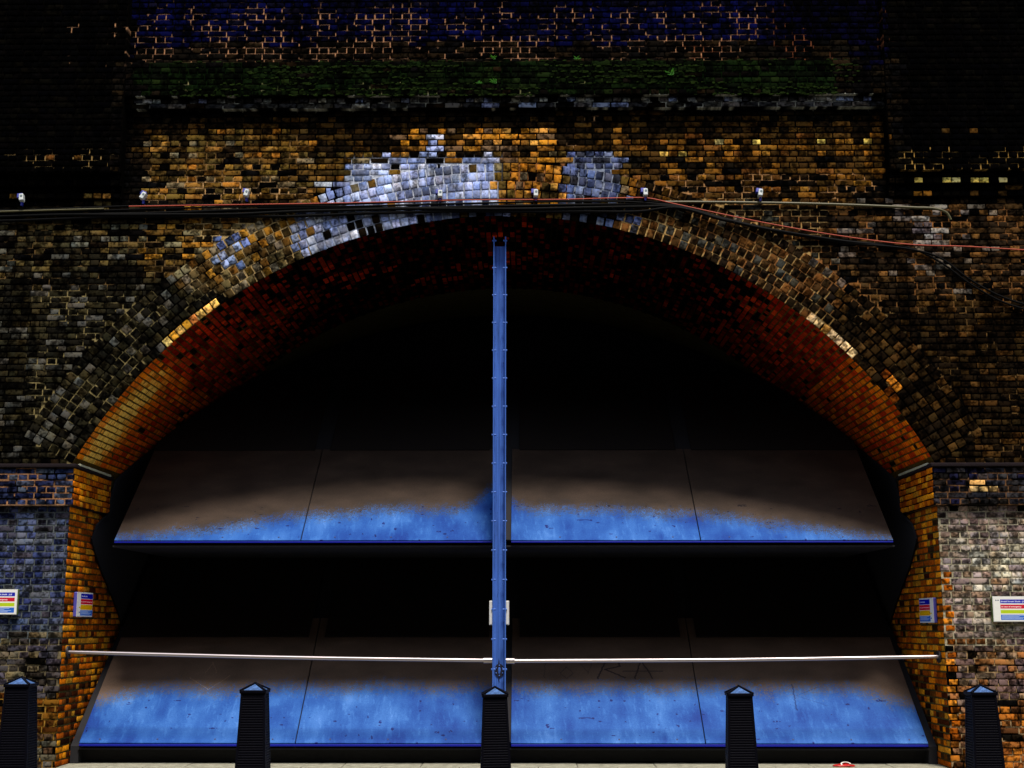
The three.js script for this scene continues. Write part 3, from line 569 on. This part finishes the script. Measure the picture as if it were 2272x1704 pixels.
// ---------------------------------------------------------------- handrail tubes
{
  const sm = phys({ color: new THREE.Color().setRGB(0.45, 0.4, 0.41), metalness: 0.92, roughness: 0.34 });
  const fm = phys({ color: new THREE.Color().setRGB(0.03, 0.03, 0.035), metalness: 0.4, roughness: 0.5 });
  for (const [x0, y0, x1, y1, label] of [[XL, 1.285, -0.08, 1.19, 'polished steel handrail tube between the blue-grey brick pier and the post'], [XR, 1.235, 0.08, 1.185, 'polished steel handrail tube between the pinkish pale brick pier and the post']]) {
    const h = group('handrail'), a = V(x0, y0, -0.2), b = V(x1, y1, -0.2), s = Math.sign(x1 - x0); h.position.copy(a);
    const c = new THREE.CatmullRomCurve3([V(0, 0, 0), b.clone().sub(a).multiplyScalar(0.5).add(V(0, -0.012, 0)), b.clone().sub(a)]);
    part('tube', new THREE.TubeGeometry(c, 24, 0.0215, 16), sm, h);
    part('wall_flange', new THREE.CylinderGeometry(0.07, 0.07, 0.02, 24).rotateZ(Math.PI / 2).translate(s * 0.012, 0, 0), fm, h);
    part('post_sleeve', new THREE.CylinderGeometry(0.034, 0.034, 0.1, 16).rotateZ(Math.PI / 2).translate(b.x - a.x - s * 0.05, b.y - a.y, 0), sm, h);
    tag(h, label, 'handrail');
  }
}
// ---------------------------------------------------------------- sign boxes
function signTex(wide, flip) {
  const w = wide ? 512 : 256, h = wide ? 384 : 384, c = document.createElement('canvas'); c.width = w; c.height = h; const g = c.getContext('2d');
  g.fillStyle = '#e8e8e2'; g.fillRect(0, 0, w, h);
  const x = wide ? 96 : flip ? 2 : 52, W = wide ? w - 122 : 202;
  const bar = (y, hh, col) => { g.fillStyle = col; g.fillRect(x, y, W, hh); };
  const B = wide ? [[40, 62], [122, 62], [206, 56], [280, 84]] : [[10, 84], [100, 86], [192, 84], [282, 92]];
  ['#0a14a8', '#c8102e', wide ? '#b4cc14' : '#e0a800', '#1f62c8'].forEach((c2, q) => bar(B[q][0], B[q][1], c2));
  g.fillStyle = '#fff'; g.textBaseline = 'middle';
  if (wide) {
    g.font = 'bold 31px sans-serif'; g.fillText('Druid Street Shaft - JLE', x + 10, 72, W - 20);
    g.font = 'bold 27px sans-serif'; g.fillText('In case of emergency', x + 12, 154, W - 24);
    g.fillStyle = '#33406a'; g.fillRect(30, 44, 18, 18); g.fillRect(60, 44, 18, 18);
  } else {
    g.font = 'bold 24px sans-serif'; g.fillText('Shaft JLE', x + 10, 54, W - 20); g.font = 'bold 18px sans-serif'; g.fillText('In case of emergency', x + 8, 144, W - 16);
    g.fillStyle = '#2a52b0'; const q = flip ? 208 : 26; g.beginPath(); g.arc(q + 12, 320, 11, 0, 7); g.fill(); g.fillStyle = '#d8c000'; g.beginPath(); g.moveTo(q + 12, 218); g.lineTo(q + 28, 252); g.lineTo(q - 4, 252); g.fill();
  }
  g.fillStyle = 'rgba(255,255,255,0.75)'; for (let k = 0; k < 4; k++) g.fillRect(x + 12, 292 + k * 17, W * [0.8, 0.62, 0.86, 0.74][k], 6);
  const t = new THREE.CanvasTexture(c); t.colorSpace = THREE.SRGBColorSpace; return t;
}
{
  const caseMat = phys({ color: new THREE.Color().setRGB(0.62, 0.62, 0.6), roughness: 0.5, specularIntensity: 0.4 }), sideMat = phys({ color: new THREE.Color().setRGB(0.07, 0.07, 0.4), roughness: 0.5 }), greenMat = phys({ color: new THREE.Color().setRGB(0.1, 0.16, 0.03), roughness: 0.6 });
  const wide = phys({ map: signTex(true), color: 0xffffff, roughness: 0.45 }), tall = phys({ map: signTex(false), color: 0xffffff, roughness: 0.6, specularIntensity: 0.1 }), tallR = phys({ map: signTex(false, true), color: 0xffffff, roughness: 0.6, specularIntensity: 0.1 });
  const make = (w, h, d, face, side, pos, rot, label, grp) => {
    const s = group('sign_box'); s.position.copy(pos); s.rotation.y = rot;
    part('case', new RoundedBoxGeometry(w, h, d, 2, 0.012).translate(0, 0, d / 2), side, s);
    part('rim', new RoundedBoxGeometry(w * 0.995, h * 0.995, 0.006, 1, 0.002).translate(0, 0, d), caseMat, s);
    part('face', new THREE.PlaneGeometry(w - 0.016, h - 0.016).translate(0, 0, d + 0.0045), face, s);
    tag(s, label, 'sign', grp);
  };
  make(0.44, 0.29, 0.06, wide, greenMat, V(-5.775, 1.857, 0.0), 0, 'white sign box with colour bars on the blue-grey brick pier face', 'wide sign boxes on the pier fronts');
  make(0.44, 0.29, 0.06, wide, greenMat, V(5.875, 1.775, 0.0), 0, 'white sign box with colour bars on the pale pinkish brick pier face', 'wide sign boxes on the pier fronts');
  make(0.58, 0.29, 0.045, tall, sideMat, V(XL, 1.835, -0.6), Math.PI / 2, 'upright sign box with blue, red and yellow bars on orange jamb beside the blue-grey pier', 'sign boxes on the jambs');
  make(0.56, 0.29, 0.045, tallR, sideMat, V(XR, 1.765, -0.48), -Math.PI / 2, 'upright sign box with blue, red and yellow bars on orange jamb beside the pale pier', 'sign boxes on the jambs');
  for (const s of [-1, 1]) make(0.2, 0.28, 0.036, tall, caseMat, V(s * 0.076, 1.735, -0.27), s * Math.PI / 2, s < 0 ? 'thin pale sign box seen edge-on, on the post side towards the blue-grey pier' : 'thin pale sign box seen edge-on, on the post side towards the pale pier', 'sign boxes on the post');
}
// ---------------------------------------------------------------- bollards
{
  const body = phys({ color: new THREE.Color().setRGB(0.002, 0.002, 0.0045), roughness: 0.5, specularIntensity: 0.14 }), cap = phys({ color: new THREE.Color().setRGB(0.07, 0.15, 0.36), map: grainTex, roughness: 0.7, specularIntensity: 0.2 });  // cap colour holds the sky reflected in its glossy black paint
  const squareLathe = prof => {                    // flat-shaded four-sided turning of (half width, height)
    const pos = [], uv = [];
    for (let i = 0; i + 1 < prof.length; i++) for (let k = 0; k < 4; k++) {
      const c = (q, [r, y]) => [[-r, y, r], [r, y, r], [r, y, -r], [-r, y, -r]][q % 4], a = c(k, prof[i]), b = c(k + 1, prof[i]), d = c(k + 1, prof[i + 1]), e = c(k, prof[i + 1]);
      pos.push(...a, ...b, ...d, ...a, ...d, ...e); for (const p of [a, b, d, a, d, e]) uv.push(p[0] + p[2], p[1]);
    }
    const g = new THREE.BufferGeometry(); g.setAttribute('position', new THREE.Float32BufferAttribute(pos, 3)); g.setAttribute('uv', new THREE.Float32BufferAttribute(uv, 2)); g.computeVertexNormals(); return g;
  };
  const w = y => lerp(0.13, 0.084, y / 1.08), prof = [[w(0) + 0.004, 0], [w(0.05) + 0.004, 0.05]];
  for (let y = 0.06; y < 1.08; y += 0.0177) { prof.push([w(y) - 0.004, y], [w(y) + 0.001, y + 0.004], [w(y) + 0.001, y + 0.0125], [w(y) - 0.004, y + 0.0165]); }
  const proto = group('bollard');
  part('ribbed_body', squareLathe(prof), body, proto);
  part('corner_strips', mergeGeometries([[1, 1], [1, -1], [-1, 1], [-1, -1]].map(([a, b]) => { const g = box(0.016, 1.09, 0.016, 0, 0.545, 0), p = g.attributes.position; for (let i = 0; i < p.count; i++) { const y = p.getY(i), o = w(y) - 0.005; p.setX(i, p.getX(i) + a * o); p.setZ(i, p.getZ(i) + b * o); } g.computeVertexNormals(); return g; })), body, proto);
  const rim = part('cap_rim', squareLathe([[0.08, 1.075], [0.0945, 1.082], [0.0955, 1.098], [0.088, 1.102], [0.0, 1.102]]), body, proto);
  part('cap', squareLathe([[0.0775, 1.1025], [0.003, 1.147], [0, 1.1475]]), cap, proto);
  part('cap_hips', mergeGeometries([0, 1, 2, 3].map(k => { const g = box(0.014, 0.012, 0.145, 0, 0, 0); g.rotateX(0.36).translate(0, 1.126, 0.0625).rotateY(Math.PI / 4 + k * Math.PI / 2); return g; })), body, proto);
  const spots = [[-3.364, 0.055, 0, 'black ribbed bollard in front of the blue-grey brick pier'], [-1.66, 0.012, 0, 'black ribbed bollard between the blue-grey pier and the blue post'], [0.095, -0.015, 0, 'black ribbed bollard straight in front of the blue post'], [1.86, -0.008, 0, 'black ribbed bollard between the blue post and the pale brick pier'], [3.6, 0, 0, 'black ribbed bollard in front of the pale pinkish brick pier']];
  spots.forEach(([x, dy, r, label], i) => { const b = i ? proto.clone() : proto; b.name = 'bollard'; b.userData = {}; b.position.set(x, dy + 0.02, 5.75); b.rotation.y = rr(-0.06, 0.06); b.rotation.z = rr(-0.014, 0.014); tag(b, label, 'bollard', 'bollards along the kerb'); });
}
// ---------------------------------------------------------------- lamps, cables and pipes on the wall
{
  const white = phys({ color: new THREE.Color().setRGB(0.5, 0.54, 0.53), roughness: 0.5 }), hood = phys({ color: new THREE.Color().setRGB(0.02, 0.03, 0.3), roughness: 0.5 }), glass = phys({ color: new THREE.Color().setRGB(0.12, 0.16, 0.17), roughness: 0.15 });
  const L = [[-5.8, 6.69, 0.12, 'small pale wall fitting on the black pilaster corbel above the cables'], [-4.333, 6.72, -0.5, 'small tilted white wall fitting just beside the black pilaster edge'], [-3.076, 6.75, -0.2, 'small white wall fitting among ochre bricks above the orange cable'], [-0.72, 6.735, 0, 'small pale wall fitting on the white lime-stained arch bricks'], [0.441, 6.738, 0, 'small white wall fitting on ochre bricks above the arch crown'], [1.769, 6.745, 0, 'small white wall fitting where the orange cable turns downwards'], [3.16, 6.735, -0.15, 'small white wall fitting above the black conduit pipe']];
  for (const [x, y, r, label] of L) {
    const g = group('wall_fitting'), z = x < -5 ? 0.05 : 0.012; g.position.set(x, y, z);
    part('body', new RoundedBoxGeometry(0.054, 0.092, 0.075, 2, 0.01).translate(0, 0, 0.04), white, g).rotation.set(-0.2, 0, r);
    part('hood', new RoundedBoxGeometry(0.07, 0.06, 0.05, 1, 0.008).translate(-0.022, 0.035, 0.03), hood, g).rotation.set(-0.2, 0, r);
    part('lens', new THREE.CylinderGeometry(0.014, 0.014, 0.006, 12).rotateX(Math.PI / 2).translate(0.004, 0.012, 0.079), glass, g).rotation.set(-0.2, 0, r);
    part('bracket', box(0.02, 0.05, 0.05, 0, -0.06, 0.02), hood, g);
    tag(g, label, 'lamp', 'small fittings along the cable run');
  }
  const black = phys({ color: new THREE.Color().setRGB(0.0025, 0.0025, 0.0025), roughness: 0.6, specularIntensity: 0.1 }), orange = phys({ color: new THREE.Color().setRGB(0.36, 0.035, 0.005), roughness: 0.6 }), olive = phys({ color: new THREE.Color().setRGB(0.07, 0.06, 0.018), roughness: 0.5 });
  const run = (name, pts, r, m, label, cat, grp) => { const o = part(name, new THREE.TubeGeometry(new THREE.CatmullRomCurve3(pts.map(p => V(p[0] - pts[0][0], p[1] - pts[0][1], (p[2] ?? 0.035) - (pts[0][2] ?? 0.035)))), 160, r, 8), m); o.position.set(pts[0][0], pts[0][1], pts[0][2] ?? 0.035); tag(o, label, cat, grp); };
  const wob = (a, f) => a.map(([x, y, z], i) => [x, y + f * (rnd() - 0.5), z]);
  const across = (y0, dz, f) => { const p = []; for (let x = -7.4; x <= 1.8; x += 0.7) p.push([x, lerp(y0 - 0.075, y0 + 0.02, clamp((x + 6) / 6)) + 0.012 * Math.sin(x * 1.7 + y0 * 40) + f * (rnd() - 0.5), dz]); return p; };
  const tail = [[2.14, 6.6, 0.04], [2.7, 6.44, 0.04], [3.22, 6.31, 0.035], [4.13, 6.15, 0.035], [4.94, 6.06, 0.03], [5.3, 5.88, 0.03], [5.62, 5.62, 0.03], [6.1, 5.36, 0.03], [7.4, 5.1, 0.03]];
  for (let k = 0; k < 5; k++) {
    const a = across(6.65 - k * 0.034, 0.035 + (k % 2) * 0.012, 0.012);
    run('black_cable', k < 2 ? [...a, ...wob(tail.map(([x, y, z]) => [x, y - k * 0.02 + (x > 5.2 ? k * 0.07 : 0), z + k * 0.006]), 0.012)] : [...a, ...tail.slice(0, 6 - k).map(([x, y, z], q) => [x, y - 0.012 * (k - 1) * (1 - q * 0.2), z + 0.004 * k]), [tail[6 - k][0], tail[6 - k][1] + 0.006, 0.012]], k < 2 ? 0.013 : 0.019, black, ['thin topmost black cable of the bundle, drooping past the arch', 'second black cable of the bundle running across the arch', 'third black cable down in the bundle, ending on the dark spandrel', 'fourth black cable down in the bundle, ending past the crown', 'lowest black cable of the bundle above the arch crown'][k], 'cable', 'black cables across the arch');
  }
  run('orange_cable', [[-4.5, 6.6, 0.06], [-3.3, 6.615, 0.06], [-2.2, 6.63, 0.06], [-1.2, 6.65, 0.058], [-0.3, 6.67, 0.055], [0.7, 6.672, 0.055], [1.5, 6.692, 0.05], [1.8, 6.688, 0.05], [2.14, 6.61, 0.05], [3.22, 6.37, 0.05], [4.13, 6.205, 0.045], [4.94, 6.1, 0.045], [5.6, 6.075, 0.04], [6.3, 6.03, 0.04], [7.4, 5.96, 0.04]], 0.0075, orange, 'thin orange cable sagging from the arch crown across the dark spandrel', 'cable');
  run('conduit_pipe', [[1.9, 6.645, 0.03], [2.8, 6.638, 0.03], [4.0, 6.61, 0.03], [5.0, 6.565, 0.03], [5.27, 6.55, 0.03], [5.4, 6.5, 0.03], [5.45, 6.41, 0.03]], 0.017, olive, 'dark conduit pipe with a bent-down end on the brown spandrel', 'pipe');
  run('conduit_pipe', [[-7.4, 6.5, 0.065], [-6.1, 6.535, 0.065], [-5.3, 6.556, 0.065], [-4.8, 6.57, 0.06]], 0.012, olive, 'straight olive conduit pipe under the black pilaster corbel', 'pipe');
}
// ---------------------------------------------------------------- weeds, litter
{ // cushions of moss seated in the joints and along the ledge of the string course
  const n = 1300, g = new THREE.IcosahedronGeometry(1, 1), p = g.attributes.position;
  for (let i = 0; i < p.count; i++) { const k = 0.8 + 0.4 * vnoise(p.getX(i) * 2 + 7, p.getY(i) * 2 + p.getZ(i) * 3 + 9); p.setXYZ(i, p.getX(i) * k, p.getY(i) * k, p.getZ(i) * k); }
  g.computeVertexNormals();
  const m = new THREE.InstancedMesh(g, phys({ color: 0xffffff, roughness: 1, specularIntensity: 0.05 }), n), q = new THREE.Matrix4(), c = new THREE.Color(); m.name = 'moss';
  let k = 0; while (k < n) {
    const x = rr(-4.55, 4.4), ledge = rnd() < 0.12, row = Math.floor(rnd() * 6), y = ledge ? 8.42 : 7.978 + row * 0.0738 + rr(-0.012, 0.012);
    if (fbm(x * 1.1 + 3, y * 4, 3) < rr(0.46, 0.62)) continue;
    const s = rr(0.007, 0.02); q.makeScale(s * rr(1, 2.2), s * rr(0.5, 0.9), s * 0.7).setPosition(x, y, ledge ? rr(0.06, 0.15) : 0.15); m.setMatrixAt(k, q);
    const t = rnd(); c.setRGB(lerp(0.005, 0.016, t), lerp(0.009, 0.03, t), lerp(0.002, 0.005, t)); m.setColorAt(k, c); k++;
  }
  m.userData.kind = 'stuff'; m.userData.label = 'dark green moss cushions along the string course'; m.userData.category = 'moss'; scene.add(m);
}
{
  const leaf = phys({ color: new THREE.Color().setRGB(0.1, 0.38, 0.03), roughness: 0.8, transmission: 0.3, thickness: 0, side: THREE.DoubleSide });
  for (const [x, y, z, s, label] of [[-0.08, 8.46, 0.1, 0.075, 'pale green weed sprouting at the foot of the parapet'], [-0.05, 8.12, 0.16, 0.1, 'bright green fern tuft on the moss band above the post'], [-0.26, 8.12, 0.16, 0.06, 'tiny bright green sprig on the moss band beside the fern tuft'], [2.1, 8.22, 0.16, 0.1, 'star-shaped green weed on the moss band above the dark spandrel'], [0.95, 8.43, 0.16, 0.06, 'small green weed on the ledge between parapet and moss band']]) {
    const pl = group('weed'); pl.position.set(x, y, z);
    for (let k = 0; k < 9; k++) {
      const a = rr(-1.5, 1.5), len = s * rr(0.6, 1.15), g = new THREE.PlaneGeometry(0.2, 1, 2, 4), p = g.attributes.position;
      for (let i = 0; i < p.count; i++) { const v = p.getY(i) + 0.5; p.setXYZ(i, p.getX(i) * Math.sin(Math.PI * (0.12 + 0.86 * v)) , v - 0.35 * v * v, 0.55 * v * v - Math.abs(p.getX(i)) * 0.3); }
      g.computeVertexNormals(); const m = part('leaf', g.scale(len, len, len), leaf, pl); m.rotation.set(rr(-0.1, 0.5), rr(-0.9, 0.9), a);
    }
    tag(pl, label, 'weed');
  }
  const g = new THREE.SphereGeometry(1, 28, 14), p = g.attributes.position;
  for (let i = 0; i < p.count; i++) { const x = p.getX(i), y = p.getY(i), z = p.getZ(i), n = vnoise(x * 3 + 5, z * 3 + y * 2); p.setXYZ(i, x * 0.13, Math.max(0, y * 0.022 + 0.012 * n) , z * 0.07 * (0.7 + 0.6 * n)); }
  g.computeVertexNormals();
  const lit = group('red_litter'); lit.position.set(3.95, 0.002, -0.25);
  part('crushed_pack', g, phys({ color: new THREE.Color().setRGB(0.42, 0.008, 0.006), roughness: 0.4 }), lit);
  part('pale_print', new THREE.TorusGeometry(0.035, 0.006, 6, 20, 4).scale(1.5, 1, 0.5).rotateX(-1.0).translate(0.02, 0.027, 0.02), phys({ color: new THREE.Color().setRGB(0.7, 0.66, 0.6), roughness: 0.6 }), lit);
  tag(lit, 'crushed red pack lying on the pavement by the black plinth', 'litter');
}
scene.traverse(o => { if (o.isMesh) o.castShadow = o.receiveShadow = true; });
renderer.render(scene, camera);
